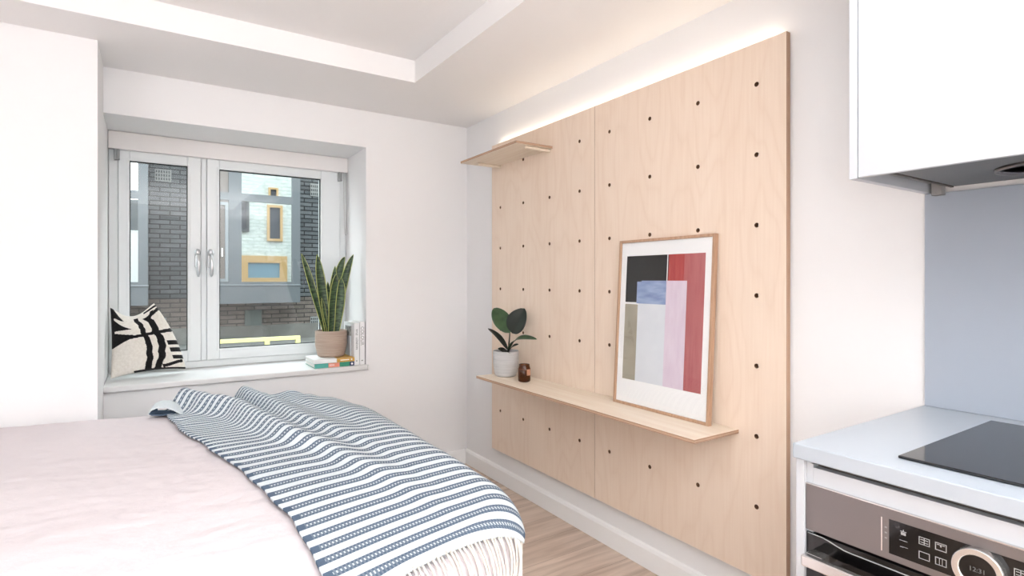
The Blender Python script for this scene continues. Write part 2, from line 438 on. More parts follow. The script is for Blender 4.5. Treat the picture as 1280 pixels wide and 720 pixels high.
def smoothstep(a, b, x):
    t = max(0.0, min(1.0, (x - a) / (b - a))); return t * t * (3 - 2 * t)
def interp(x, pts):
    if x <= pts[0][0]: return pts[0][1]
    for (a, fa), (b, fb) in zip(pts, pts[1:]):
        if x <= b:
            t = (x - a) / (b - a); t = t * t * (3 - 2 * t) * 0.5 + t * 0.5
            return fa + (fb - fa) * t
    return pts[-1][1]

# ------------------------------------------------------------------ room shell
XR, YB, XL, YF = 1.81, 3.34, -2.8, -3.6      # right wall, window wall, left wall, rear wall
HC, HU = 2.285, 2.40                          # low ceiling border, raised tray
SX0, SX1, SZ0, SZ1 = -0.195, 1.108, 0.70, 2.062   # window recess
YO = 3.86                                     # outer face of window wall
st = lambda o: tag(o, kind='structure')
st(boxo('floor', XL - .1, XR + .1, YF - .1, YB, -0.08, 0.0, M['floor'], origin=(0, 0, 0)))
st(boxo('wall_right', XR, XR + 0.12, YF - .1, YB, 0, 2.5, M['wall']))
st(boxo('wall_left', XL - 0.12, XL, YF - .1, YB, 0, 2.5, M['wall']))
st(boxo('wall_rear', XL, XR, YF - .12, YF, 0, 2.5, M['wall']))
bm = B()
box(bm, XL - .12, SX0, YB, YO, 0, 2.5); box(bm, SX1, XR + .12, YB, YO, 0, 2.5)
box(bm, SX0, SX1, YB, YO, 0, SZ0); box(bm, SX0, SX1, YB, YO, SZ1, 2.5)
st(obj('wall_window', bm, M['wall']))
st(boxo('wall_boxing', XL, SX0 + .003, 2.988, YB, 0, HC, M['wall']))
# ceiling with raised tray
TX0, TX1, TY0, TY1 = -2.2, 1.163, -2.9, 2.72
bm = B()
box(bm, XL, TX0, YF, YB, HC, 2.5); box(bm, TX1, XR, YF, YB, HC, 2.5)
box(bm, TX0, TX1, YF, TY0, HC, 2.5); box(bm, TX0, TX1, TY1, YB, HC, 2.5)
box(bm, TX0, TX1, TY0, TY1, HU, 2.5)
st(obj('ceiling', bm, M['ceiling']))
# skirting boards with a rounded shoulder
def skirting(name, p0, p1, inward):
    prof = [(0, 0), (0.016, 0), (0.016, 0.082), (0.011, 0.094), (0.0, 0.1)]
    bm = B(); a = []; b = []
    for d, z in prof:
        a.append(bm.verts.new((p0[0] + inward[0] * d, p0[1] + inward[1] * d, z)))
        b.append(bm.verts.new((p1[0] + inward[0] * d, p1[1] + inward[1] * d, z)))
    for i in range(len(prof)):
        j = (i + 1) % len(prof); bm.faces.new((a[i], a[j], b[j], b[i]))
    bm.faces.new(a); bm.faces.new(b)
    return st(obj(name, bm, M['skirting'], bevel=0.002))
skirting('baseboard_right', (XR, 0.68), (XR, YB), (-1, 0))
skirting('baseboard_window', (SX0 + .004, YB), (XR - .017, YB), (0, -1))
# sill board with a rounded nose
bm = B(); box(bm, SX0 + .001, SX1 - .001, YB - 0.028, 3.77, SZ0, 0.73)
box(bm, SX1 - .002, SX1 + 0.012, YB - 0.028, YB - 0.001, SZ0, 0.73)
st(obj('trim_1', bm, M['sill'], bevel=0.006, seg=3))

# ------------------------------------------------------------------ window
WY = 3.75
win = root('window_1', (0.455, WY, 0.73), kind='structure')
def ring(bm, x0, x1, z0, z1, t, y0, y1, tb=None, tt=None):
    tb = tb or t; tt = tt or t
    box(bm, x0, x0 + t, y0, y1, z0, z1); box(bm, x1 - t, x1, y0, y1, z0, z1)
    box(bm, x0 + t, x1 - t, y0, y1, z0, z0 + tb); box(bm, x0 + t, x1 - t, y0, y1, z1 - tt, z1)
bm = B(); ring(bm, SX0 + .001, SX1 - .001, 0.731, SZ1 - .001, 0.045, WY + .004, WY + 0.07, 0.04, 0.09)
box(bm, 0.249, 0.279, WY + .004, WY + 0.068, 0.771, 1.972)
obj('window_frame', bm, M['upvc'], win, bevel=0.005)
for (a, b, ga, gb, hx) in ((SX0 + .046, 0.2485, -0.098, 0.181, 0.232), (0.2795, SX1 - .046, 0.345, 0.937, 0.300)):
    bm = B(); z0, z1, g0, g1 = 0.772, 1.971, 0.836, 1.911
    y0, y1 = WY - .010, WY + .05
    box(bm, a, ga, y0, y1, z0, z1); box(bm, gb, b, y0, y1, z0, z1)
    box(bm, ga, gb, y0, y1, z0, g0); box(bm, ga, gb, y0, y1, g1, z1)
    sash = obj('sash', bm, M['upvc'], win, bevel=0.004)
    bm = B()   # glazing bead
    ring(bm, ga - .012, gb + .012, g0 - .012, g1 + .012, 0.0115, y0 - .005, y0 - .0005)
    obj('glazing_bead', bm, M['upvc'], sash, bevel=0.002)
    bm = B(); ring(bm, ga + .0003, gb - .0003, g0 + .0003, g1 - .0003, 0.0045, y0 + .006, y0 + .026)
    obj('rubber_seal', bm, M['blackseal'], sash)
    boxo('pane', ga + .0005, gb - .0005, y0 + .014, y0 + .018, g0 + .0005, g1 - .0005, M['glass'], sash)
    # handle: rosette with a domed knuckle and a hanging tapered lever
    bm = B(); n = 20
    pts = [(cos(t) * .0135, sin(t) * .0135 + (.075 if sin(t) >= 0 else .0)) for t in [2 * pi * i / n for i in range(n)]]
    lo = [bm.verts.new((hx - .004 + p[0], y0 - .0005, 1.33 + p[1])) for p in pts]; hi = [bm.verts.new((hx - .004 + p[0] * .9, y0 - .011, 1.33 + p[1])) for p in pts]
    bm.faces.new(lo); bm.faces.new(hi)
    for i in range(n): bm.faces.new((lo[i], lo[(i + 1) % n], hi[(i + 1) % n], hi[i]))
    hd = obj('handle', bm, M['chrome'], sash, bevel=0.003)
    bm = B()
    bmesh.ops.create_uvsphere(bm, u_segments=20, v_segments=12, radius=0.017, matrix=Matrix.Translation((hx - .002, y0 - .024, 1.409)) @ Matrix.Diagonal((1, .95, 1.25, 1)))
    tube(bm, [(hx - .002, y0 - .03, 1.40), (hx, y0 - .040, 1.38), (hx + .002, y0 - .044, 1.345), (hx + .002, y0 - .042, 1.31), (hx + .001, y0 - .036, 1.28), (hx, y0 - .032, 1.268)],
         [.008, .0095, .012, .0115, .009, .004], 14)
    obj('lever', bm, M['chrome'], hd, smooth=True)

# roller blind cassette
rb = root('roller_blind', (0.456, 3.725, 1.963), 'white roller blind cassette across the top of the window recess, rolled up', 'blind')
bm = B(); box(bm, SX0 + .002, SX1 - .002, 3.706, 3.738, 1.964, 2.0605)
obj('cassette', bm, M['blind'], rb, bevel=0.004)
for x in (-0.168, 1.046):
    bm = B(); box(bm, x, x + .013, 3.712, 3.7385, 1.905, 1.9635); box(bm, x + .0135, x + .026, 3.716, 3.7385, 1.908, 1.9635)
    obj('end_bracket', bm, M['greyplastic'], rb, bevel=0.002)
bm = B()
tube(bm, [(1.080, 3.712, 1.963), (1.081, 3.712, 1.80), (1.083, 3.710, 1.62), (1.086, 3.708, 1.56), (1.090, 3.706, 1.545)], 0.0022, 6)
tube(bm, [(1.091, 3.706, 1.963), (1.092, 3.706, 1.80), (1.095, 3.704, 1.62), (1.097, 3.704, 1.55), (1.090, 3.706, 1.545)], 0.0022, 6)
obj('chain', bm, M['cord'], rb, smooth=True)

# ------------------------------------------------------------------ plywood pegboard on the right wall
BX = 1.775
ROWS = [1.933 - 0.2463 * k for k in range(8)]
def panel(name, y0, y1, cols, m, label, skip=()):
    bm = B(); box(bm, BX, BX + .022, y0, y1, 0.207, 2.078)
    o = obj(name, bm, [m, M['edge_x'], M['hole']])
    for f in o.data.polygons:
        if abs(f.normal.x) < 0.5: f.material_index = 1
    cb = B()
    for y in cols:
        for z in ROWS:
            if z < .25: continue
            bmesh.ops.create_cone(cb, cap_ends=True, segments=20, radius1=.0085, radius2=.0085, depth=.06,
                                  matrix=Matrix.Translation((BX + .011, y, z)) @ Matrix.Rotation(pi / 2, 4, 'Y'))
    me = bpy.data.meshes.new('cutter'); cb.to_mesh(me); cb.free()
    for _ in range(3): me.materials.append(M['hole'])
    for p in me.polygons: p.material_index = 2
    c = bpy.data.objects.new('cutter', me); COL.objects.link(c)
    md = o.modifiers.new('holes', 'BOOLEAN'); md.object = c; md.operation = 'DIFFERENCE'; md.solver = 'EXACT'; md.material_mode = 'INDEX'
    dg = bpy.context.evaluated_depsgraph_get(); dg.update()
    new = bpy.data.meshes.new_from_object(o.evaluated_get(dg))
    o.modifiers.clear(); o.data = new
    bpy.data.objects.remove(c)
    boxo('mounting_rail', BX + .0225, XR - .0005, y0 + .05, y1 - .05, 1.30, 1.36, M['hole'], o)
    return tag(o, label, 'pegboard', 'plywood pegboard panels on the right wall')
panel('plywood_pegboard', 1.048, 1.999, [1.157, 1.405, 1.652, 1.899], M['ply_a'], 'near plywood pegboard panel with drilled holes, directly behind the framed print')
panel('plywood_pegboard', 2.001, 2.951, [2.112, 2.358, 2.606, 2.852], M['ply_b'], 'far plywood pegboard panel with drilled holes, behind the potted rubber plant')
# light strip on top of the board washing the wall above
ls = boxo('led_strip', BX + .012, BX + .021, 1.08, 2.92, 2.0782, 2.0802, M['upvc'])
em = bpy.data.materials.new('warm_led_diffuser'); em.use_nodes = True
e_ = em.node_tree.nodes.new('ShaderNodeEmission'); e_.inputs[0].default_value = (1, 0.86, 0.68, 1); e_.inputs[1].default_value = 13.0
em.node_tree.links.new(e_.outputs[0], em.node_tree.nodes['Material Output'].inputs[0])
ls.data.materials.clear(); ls.data.materials.append(em)
tag(ls, 'warm light strip along the top edge of the plywood pegboard', 'light strip')

def shelf(name, y0, y1, x0, z0, z1, label):
    r = root(name, ((x0 + BX) / 2, (y0 + y1) / 2, z0), label, 'shelf')
    bm = B(); box(bm, x0, BX - .0003, y0, y1, z0, z1)
    o = obj('shelf_board', bm, [M['ply_shelf'], M['edge_z']], r, bevel=0.0012)
    for f in o.data.polygons:
        if abs(f.normal.z) < 0.5: f.material_index = 1
    return r
s1 = shelf('plywood_shelf', 1.226, 2.715, 1.53, 0.697, 0.711, 'long plywood shelf carrying the framed print, the potted rubber plant and the candle jar')
s2 = shelf('plywood_shelf', 2.331, 2.931, 1.545, 1.9405, 1.953, 'short empty plywood shelf near the top of the pegboard')
for y in (2.358, 2.852):
    bm = B(); tube(bm, [(BX + .018, y, 1.933), (1.62, y, 1.933)], 0.0075, 16)
    obj('support_peg', bm, M['ply_shelf'], s2, smooth=False)

# ------------------------------------------------------------------ bed
RB = 0.09
def bed_pt(px, py, lift=0.0, hmax=10):
    """point of the rounded bed top at unrolled coordinates"""
    PR = 0.36
    ix0, ix1, iy0, iy1 = -1.28, 0.782, 1.075, 2.885
    qx = min(max(px, ix0 + PR), ix1 - PR); qy = min(max(py, iy0 + PR), iy1 - PR)
    dx, dy = px - qx, py - qy; D = sqrt(dx * dx + dy * dy)
    d = max(0.0, D - PR)
    n = (dx / D, dy / D) if D > 1e-6 else (0, 0)
    base = min(D, PR)
    top = 0.655 + 0.018 * smoothstep(0.1, -0.6, px)
    if d < RB * pi / 2:
        a = d / RB; hor = RB * sin(a); drop = RB * (1 - cos(a))
    else:
        a = pi / 2; hor = RB; drop = RB + (d - RB * pi / 2)
    x = qx + n[0] * (base + hor); y = qy + n[1] * (base + hor); z = top - drop
    return Vector((x + n[0] * sin(a) * lift, y + n[1] * sin(a) * lift, z + cos(a) * lift))
from mathutils import noise as mnoise
def wr(x, y, f, s=0.0): return mnoise.noise(Vector((x * f + s, y * f, s)))
bed = root('bed', (-0.15, 2.01, 0), 'low divan bed under the blush duvet, pushed against the boxed corner', 'bed')
boxo('bed_base', -1.18, 0.69, 1.24, 2.78, 0.06, 0.32, M['bedbase'], bed, bevel=0.015)
boxo('mattress', -1.19, 0.70, 1.22, 2.80, 0.3205, 0.60, M['mattress'], bed, bevel=0.04)
for x in (-1.1, 0.60):
    for y in (1.33, 2.68):
        bm = B(); lathe(bm, [(.02, 0), (.024, .06)], (x, y, 0), 16); obj('leg', bm, M['hole'], bed)
def duvet_f(u, v):
    px = -1.28 - 0.3 + u * (2.07 + 0.3 + 0.42); py = 1.05 - 0.42 + v * (1.835 + 0.42 + 0.24)
    l = 0.005 * wr(px, py * 1.6, 3.0, 1.7) + 0.0018 * wr(px * .8, py * 2.6, 9.0, 4.2) + 0.0018 * wr(px, py, 26, 9.1)
    l += 0.0018 * max(0, 1 - abs(wr(px * .5, py * 1.8, 4.0, 22.0)) * 6)
    return bed_pt(px, py, l)
bm = B(); grid(bm, duvet_f, 270, 220)
dv = obj('duvet', bm, M['duvet'], smooth=True)
sm = dv.modifiers.new('thickness', 'SOLIDIFY'); sm.thickness = 0.025; sm.offset = -1
tag(dv, 'blush pink linen duvet spread smoothly over the whole bed', 'duvet')

# throw blanket
Y_END, Y_FAR = 1.125, 3.06
def xl(y): return interp(y, [(1.05, .28), (1.25, .285), (1.5, .288), (1.7, .262), (1.88, .235), (2.2, .165), (2.5, .095), (2.83, .055), (3.1, .045)])
def xr(y): return interp(y, [(1.1, .775), (1.2, .86), (1.35, .93), (1.6, .98), (2.3, 1.0), (2.6, .93), (2.95, .76), (3.1, .72)])
C1 = [(1.2, .64), (1.53, .59), (1.9, .515), (2.19, .41), (2.59, .315), (2.78, .20), (2.9, .125), (3.1, .10)]
C2 = [(1.2, .72), (1.6, .69), (1.9, .655), (2.14, .585), (2.4, .495), (2.88, .375), (3.1, .35)]
C3 = [(1.2, .78), (1.57, .775), (1.9, .76), (2.36, .73), (2.7, .60), (3.1, .52)]
A1 = [(1.15, 0), (1.5, .008), (1.9, .026), (2.2, .050), (2.6, .072), (2.9, .088), (3.1, .05)]
A2 = [(1.15, 0), (1.6, .006), (2.0, .018), (2.4, .042), (2.9, .074), (3.1, .04)]
A3 = [(1.15, 0), (1.6, .006), (2.0, .016), (2.4, .024), (2.9, .028), (3.1, .02)]
def throw_h(x, y):
    h = 0.0
    for C, A, wl_, wr_ in ((C1, A1, .040, .065), (C2, A2, .034, .085), (C3, A3, .06, .09)):
        d = x - interp(y, C); w = wl_ if d < 0 else wr_
        h = max(h, 0) + interp(y, A) * math.exp(-(d / w) ** 2) * (1.0 if h < .03 else .8)
    h += 0.006 * wr(x, y, 5, 3.3) * smoothstep(1.15, 1.8, y) + 0.012 * wr(x, y, 13, 6.1) * smoothstep(2.3, 2.8, y)
    return h
def taper(x, y):
    return smoothstep(0, .03, x - xl(y)) * 1.0
def shear(px, py): return py + .24 * (1 - smoothstep(1.1, 2.3, py)) * (px - .76)
NU, NV = 150, 380
bm = B()
def throw_f(u, v):
    py = Y_END + v * (Y_FAR - Y_END); a, b = xl(py), xr(py); px = a + u * (b - a)
    edge_wob = 0.0018 * sin(py * 34) * (1 - smoothstep(0, .1, u))
    return bed_pt(px + edge_wob, shear(px, py), 0.011 + throw_h(px, py) * taper(px, py))
grid(bm, throw_f, NU, NV)
uvl = bm.loops.layers.uv.new('UVMap'); sel = bm.loops.layers.uv.new('Selvedge')
bm.verts.ensure_lookup_table(); bm.verts.index_update()
for f in bm.faces:
    for lp in f.loops:
        i = lp.vert.index % (NU + 1); j = lp.vert.index // (NU + 1)
        v = j / NV; u = i / NU
        py = Y_END + v * (Y_FAR - Y_END); a, b = xl(py), xr(py)
        px = a + u * (b - a)
        tt = max(0.0, (py - 1.9) / .8); gather = .8 * (tt ** 3 - tt ** 4 / 2) if tt < 1 else .4 + (py - 2.7)
        lp[uvl].uv = (px, py - Y_END - .016 + gather * 1.0 + 0.010 * sin(px * 7 + 1.0))
        lp[sel].uv = (min(px - a, b - px), 0)
tb = obj('throw_blanket', bm, M['throw'], smooth=True)
sm = tb.modifiers.new('thickness', 'SOLIDIFY'); sm.thickness = 0.006; sm.offset = 1
tag(tb, 'blue and white striped wool throw with fringed end draped over the foot of the bed', 'throw')
k = 0; x = xl(Y_END) + .004
while x < xr(Y_END) - .002:
    pts = []; Lg = random.uniform(.095, .112); ph = random.uniform(-1, 1)
    for i in range(9):
        t = i / 8; p = bed_pt(x + ph * .006 * t, shear(x, Y_END) + .004 - t * Lg, .014 + .003 * sin(t * 4 + ph * 3)); p.z -= 0.006 * t; pts.append(p)
    bm = B(); tube(bm, pts, [.0030, .0028, .0030, .0026, .0029, .0027, .0028, .0027, .0018], 6)
    obj('fringe_tassel', bm, M['tassel'], tb, smooth=True)
    x += random.uniform(.0105, .0125)
# folded corner that sticks out at the far end
TP = [(.115, .668), (.085, .690), (.055, .704), (.020, .705), (-.004, .694), (-.010, .680), (.004, .6705), (.035, .668), (.085, .668)]
def tail_f(u, v):
    f = u * (len(TP) - 1); k = min(int(f), len(TP) - 2); t = f - k
    x = TP[k][0] * (1 - t) + TP[k + 1][0] * t; z = TP[k][1] * (1 - t) + TP[k + 1][1] * t
    return Vector((x + .02 * v, 2.80 + .085 * v - .25 * (x - .05), z + .012 * v * (z > .672)))
bm = B(); grid(bm, tail_f, 40, 10)
uvl = bm.loops.layers.uv.new('UVMap'); sel = bm.loops.layers.uv.new('Selvedge')
bm.verts.ensure_lookup_table(); bm.verts.index_update()
for f in bm.faces:
    for lp in f.loops:
        i = lp.vert.index % 41; j = lp.vert.index // 41
        lp[uvl].uv = (i * .003, (.034 + j * .0022) if i < 27 else .01); lp[sel].uv = (.01, 0)
o = obj('folded_corner', bm, M['throw'], tb, smooth=True)
sm = o.modifiers.new('thickness', 'SOLIDIFY'); sm.thickness = 0.005

# ------------------------------------------------------------------ patterned cushion
TL, TR, BR, BL = Vector((-.180, 3.64, 1.100)), Vector((.016, 3.665, 1.118)), Vector((.165, 3.585, .752)), Vector((-.172, 3.50, .742))
def pos2(s, t):
    a = BL.lerp(BR, s); b = TL.lerp(TR, s); p = a.lerp(b, t)
    c = (BL + BR + TL + TR) / 4
    # edges bow inward between pointed corners
    es = 4 * s * (1 - s); et = 4 * t * (1 - t)
    p = p + Vector((0, 0, -1)) * (0.058 * es ** 1.3 * smoothstep(.45, 1, t)) + Vector((0, 0, 1)) * (0.016 * es * smoothstep(.4, 0, t))
    p = p + Vector((1, 0, 0)) * (.006 * et * smoothstep(.35, 0, s)) + Vector((1, 0, 0)) * (.022 * et * smoothstep(.65, 1, s))
    return p
def cush(s, t, side):
    p = pos2(s, t); q = (max(0, 4 * s * (1 - s)) ** .45) * (max(0, 4 * t * (1 - t)) ** .45)
    wrk = .006 * wr(s * 2, t * 2, 2.2, 5.5) * q
    return p + Vector((-.12, -1, .22)).normalized() * side * (0.062 * q + wrk)
def pat(s, t):
    wob = .012 * sin(t * 19) + .006 * sin(t * 41)
    def tooth(t0, t1, tip_s, tip_t):
        if not (min(t0, tip_t) <= t <= max(t1, tip_t)): return False
        lim = (t - t0) / (tip_t - t0) if t < tip_t else (t1 - t) / (t1 - tip_t)
        return 0 <= lim and s < tip_s * lim
    if tooth(.85, 1.04, .32, .865): return 1
    if s < .075 and t > .45 : return 1
    if tooth(.63, .85, .43, .70): return 1
    if s < .42 and abs(t - (.505 + .10 * s)) < .095 * (1 - s / .42) + .022 and t > .40: return 1
    hb = .49 + .10 * s
    if s > .25 and abs(t - hb) < .026: return 1
    v1 = interp(t, [(0, .47), (.25, .60), (.5, .615), (.75, .60), (1, .56)]) + wob
    v2 = interp(t, [(0, .60), (.25, .77), (.5, .80), (.75, .79), (.9, .75)]) + wob
    if abs(s - v1) < .046 and t < .93: return 1
    if abs(s - v2) < .046 and t < .88: return 1
    if .865 < s and any(abs(t - c) < .031 for c in (.40, .29, .18)): return 1
    if .70 < s < .985 and abs(t - (.05 + .07 * smoothstep(.7, 1, s))) < .022: return 1
    if s > .74 and t > .80:
        if abs(t - (.86 + .22 * (s - .74))) < .022: return 1
        if abs((s - .74) * .9 - (t - .80) * 1.0) < .03 and t < .93: return 1
        if t > .93 and abs(t - .965) < .012: return 1
    if t < .025 and s > .3: return 1
    return 0
bm = B(); n = 120
fr = grid(bm, lambda s, t: cush(s, t, 1), n, n, pat); bk = grid(bm, lambda s, t: cush(s, t, -1), n, n, lambda s, t: 0)
bmesh.ops.remove_doubles(bm, verts=bm.verts, dist=1e-5)
cu = obj('cushion', bm, [M['cush_w'], M['cush_k']], smooth=True)
tag(cu, 'cream cushion with black geometric pattern leaning at the left end of the window sill', 'cushion')

# ------------------------------------------------------------------ books on the sill
def flat_book(name, x0, x1, y0, y1, z0, z1, label, blocks, page_side, group):
    r = root(name, ((x0 + x1) / 2, (y0 + y1) / 2, z0), label, 'book', group)
    t = .0025
    bm = B(); box(bm, x0, x1, y0, y1, z0, z0 + t); box(bm, x0, x1, y0, y1, z1 - t, z1); box(bm, x0, x1, y0, y0 + t, z0 + t, z1 - t)
    obj('cover', bm, page_side, r)
    boxo('page_block', x0 + .003, x1 - .003, y0 + t + .0002, y1 - .004, z0 + t + .0001, z1 - t - .0001, M['b_paper'], r)
    for a, b, m_ in blocks:
        boxo('spine_panel', x0 + (x1 - x0) * a, x0 + (x1 - x0) * b, y0 - .0008, y0 - .0001, z0 + .0005, z1 - .0005, m_, r)
    return r
SB = 0.7302
f1 = flat_book('book', .800, 1.033, 3.333, 3.560, SB, SB + .026, 'teal and coral book lying at the bottom of the pile under the snake plant', [(0, .34, M['b_teal']), (.34, .62, M['b_coral']), (.62, .88, M['b_green']), (.88, 1.0, M['b_navy'])], M['b_green'], 'books on the window sill')
bm = B(); bmesh.ops.create_circle(bm, cap_ends=True, segments=20, radius=.0065, matrix=Matrix.Translation((1.019, 3.3318, SB + .013)) @ Matrix.Rotation(pi / 2, 4, 'X')); obj('spine_badge', bm, M['b_white'], f1)
txt('spine_lettering', 'IIIIIII', .017, M['b_white'], f1, Matrix.Translation((.90, 3.3318, SB + .013)) @ Matrix.Rotation(pi / 2, 4, 'X'))
f2 = flat_book('book', .797, 1.035, 3.335, 3.555, SB + .0263, SB + .050, 'white and ochre book lying directly under the snake plant pot', [(0, .555, M['b_white']), (.555, 1.0, M['b_ochre'])], M['b_white'], 'books on the window sill')
boxo('cover_panel', .93, 1.034, 3.336, 3.554, SB + .0501, SB + .0506, M['b_ochre'], f2)
bm = B(); bmesh.ops.create_circle(bm, cap_ends=True, segments=20, radius=.005, matrix=Matrix.Translation((1.017, 3.3338, SB + .039)) @ Matrix.Rotation(pi / 2, 4, 'X')); obj('spine_badge', bm, M['b_white'], f2)
boxo('spine_title', .950, 1.003, 3.3339, 3.3341, SB + .036, SB + .041, M['b_white'], f2)
def upright_book(x0, x1, y0, y1, z0, z1, m_, label):
    r = root('book', ((x0 + x1) / 2, (y0 + y1) / 2, z0), label, 'book', 'books on the window sill')
    t = .002
    bm = B(); box(bm, x0, x0 + t, y0, y1, z0, z1); box(bm, x1 - t, x1, y0, y1, z0, z1); box(bm, x0 + t, x1 - t, y0, y0 + t, z0, z1)
    obj('cover', bm, m_, r)
    boxo('page_block', x0 + t + .0002, x1 - t - .0002, y0 + t + .0002, y1 - .004, z0 + .002, z1 - .003, M['b_paper'], r)
    return r
RS = lambda x, y, z: Matrix.Translation((x, y, z)) @ Matrix.Rotation(pi / 2, 4, 'X') @ Matrix.Rotation(-pi / 2, 4, 'Z')
b1 = upright_book(1.037, 1.0685, 3.350, 3.560, SB, .984, M['b_white'], 'white book with dark lettering on its spine, standing just right of the flat pile')
txt('spine_lettering', 'KYLE · LONDON', .0165, M['ink'], b1, RS(1.053, 3.3492, .885))
boxo('publisher_mark', 1.050, 1.056, 3.3490, 3.3496, .752, .757, M['ink'], b1)
b2 = upright_book(1.0695, 1.1015, 3.346, 3.560, SB, .990, M['b_white'], 'white book with faint pale lettering, standing against the recess side wall')
txt('spine_lettering', 'COLOUR', .028, M['ink_pale'], b2, RS(1.086, 3.3452, .905))
boxo('spine_edge', 1.0697, 1.0712, 3.3450, 3.3456, SB + .002, .988, M['ink_pale'], b2)
boxo('publisher_mark', 1.082, 1.089, 3.3450, 3.3456, .752, .758, M['ink'], b2)
b3 = upright_book(1.0275, 1.0345, 3.40, 3.50, SB + .0508, .965, M['b_palegrey'], 'thin grey picture book standing on the flat pile beside the snake plant pot')


# ------------------------------------------------------------------ snake plant
def blade(bm, tip, mid, base, w, face, cup=.35, n=22, nc=16, yellow=True):
    tip, mid, base = map(Vector, (tip, mid, base)); face = Vector(face).normalized()
    c = mid * 2 - (tip + base) / 2
    rows = []
    for j in range(n + 1):
        t = j / n
        p = base * (1 - t) ** 2 + c * 2 * t * (1 - t) + tip * t * t
        tg = ((c - base) * (1 - t) + (tip - c) * t).normalized()
        side = tg.cross(face).normalized(); nm = side.cross(tg).normalized()
        ww = 1.18 * w * (0.62 + .38 * smoothstep(0, .45, t)) * (1 - max(0, (t - .5) / .5) ** 2.0) ** .8 / 2 + .0006
        row = []
        for i in range(nc + 1):
            s = (i / nc) * 2 - 1
            row.append(bm.verts.new(p + side * s * ww + nm * (-cup * ww * (s * s - .5)) * -1))
        rows.append(row)
    for j in range(n):
        for i in range(nc):
            f = bm.faces.new((rows[j][i], rows[j][i + 1], rows[j + 1][i + 1], rows[j + 1][i]))
            if yellow: f.material_index = 1 if i in (0, nc - 1) else 0
def pot(bm, c, r0, r1, h, th, rim=.004, foot=.012):
    prof = [(r0 - foot, 0), (r0 - foot * .35, .005), (r0, .018), (r1, h * .5), (r1, h - .004), (r1 - .002, h), (r1 - th + .001, h), (r1 - th, h - .004), (r1 - th, h * .6), (r0 - th - .004, .02)]
    lathe(bm, prof, c, 64)
PC = (.930, 3.462, SB + .0508)
sp_ = root('potted_snake_plant', PC, 'tall snake plant in a pinkish tan ribbed pot standing on the flat books', 'plant')
bm = B(); pot(bm, PC, .083, .094, .158, .008, foot=.016); obj('pot', bm, M['pot_tan'], sp_, smooth=True, bevel=0)
bm = B(); lathe(bm, [(.0845, .132), (.05, .137), (.01, .139)], PC, 40); obj('soil', bm, M['soil'], sp_, smooth=True)
LV = [((.752, 3.45, 1.405), (.811, 3.45, 1.215), (.893, 3.45, .91), .034, (.2, -1, .1)),
      ((.841, 3.44, 1.404), (.868, 3.44, 1.19), (.905, 3.44, .91), .050, (.1, -1, .1)),
      ((.965, 3.50, 1.337), (.950, 3.50, 1.15), (.930, 3.49, .91), .040, (-.3, -1, .1)),
      ((1.025, 3.50, 1.394), (.978, 3.50, 1.235), (.940, 3.49, .91), .044, (-.35, -1, 0)),
      ((1.068, 3.46, 1.409), (1.005, 3.46, 1.22), (.956, 3.46, .91), .040, (-.2, -1, .1)),
      ((.948, 3.42, 1.284), (.935, 3.42, 1.13), (.918, 3.43, .91), .054, (.15, -1, .1)),
      ((.975, 3.41, 1.262), (.972, 3.41, 1.13), (.948, 3.42, .91), .046, (-.2, -1, .1)),
      ((.913, 3.48, 1.238), (.918, 3.48, 1.10), (.925, 3.48, .91), .036, (.3, -1, .1)),
      ((.862, 3.42, 1.14), (.878, 3.42, 1.05), (.905, 3.43, .91), .020, (.3, -1, .1))]
for tip, mid, base, w, fc in LV:
    bm = B(); blade(bm, tip, mid, base, w, fc)
    o = obj('leaf', bm, [M['leaf_g'], M['leaf_y']], sp_, smooth=True); s_ = o.modifiers.new('thickness', 'SOLIDIFY'); s_.thickness = .003
# grey picture book is thin: spine picture block
boxo('spine_picture', 1.0277, 1.0343, 3.3990, 3.3996, .905, .964, M['b_grey'], b3)
boxo('side_picture', 1.0264, 1.0272, 3.402, 3.499, .905, .964, M['b_grey'], b3)

# ------------------------------------------------------------------ rubber plant on the shelf
RC = (1.668, 2.622, .7112)
rp = root('potted_rubber_plant', RC, 'small rubber plant with four dark leaves in a pale grey pot on the long shelf', 'plant')
bm = B(); pot(bm, RC, .064, .072, .142, .006, foot=.014); obj('pot', bm, M['pot_grey'], rp, smooth=True)
bm = B(); lathe(bm, [(.065, .124), (.04, .128), (.01, .13)], RC, 36); obj('soil', bm, M['soil'], rp, smooth=True)
bm = B(); tube(bm, [(1.665, 2.60, .835), (1.662, 2.585, .87), (1.658, 2.570, .92), (1.655, 2.56, .962)], [.005, .0045, .004, .003], 10); obj('stem', bm, M['stem'], rp, smooth=True)
def leaf(bm, base, tip, w, face, bend=0.0, cup=.25, n=18, nc=8):
    base, tip = Vector(base), Vector(tip); face = Vector(face).normalized()
    ax = (tip - base).normalized(); side = ax.cross(face).normalized(); nm = side.cross(ax).normalized()
    rows = []
    Lh = (tip - base).length
    for j in range(n + 1):
        t = j / n; p = base.lerp(tip, t) + nm * bend * sin(pi * t) * Lh
        ww = w / 2 * (max(0, sin(pi * t ** .85)) ** .62) + .001
        rows.append([bm.verts.new(p + side * ((i / nc) * 2 - 1) * ww + nm * cup * ww * abs((i / nc) * 2 - 1)) for i in range(nc + 1)])
    for j in range(n):
        for i in range(nc): bm.faces.new((rows[j][i], rows[j][i + 1], rows[j + 1][i + 1], rows[j + 1][i]))
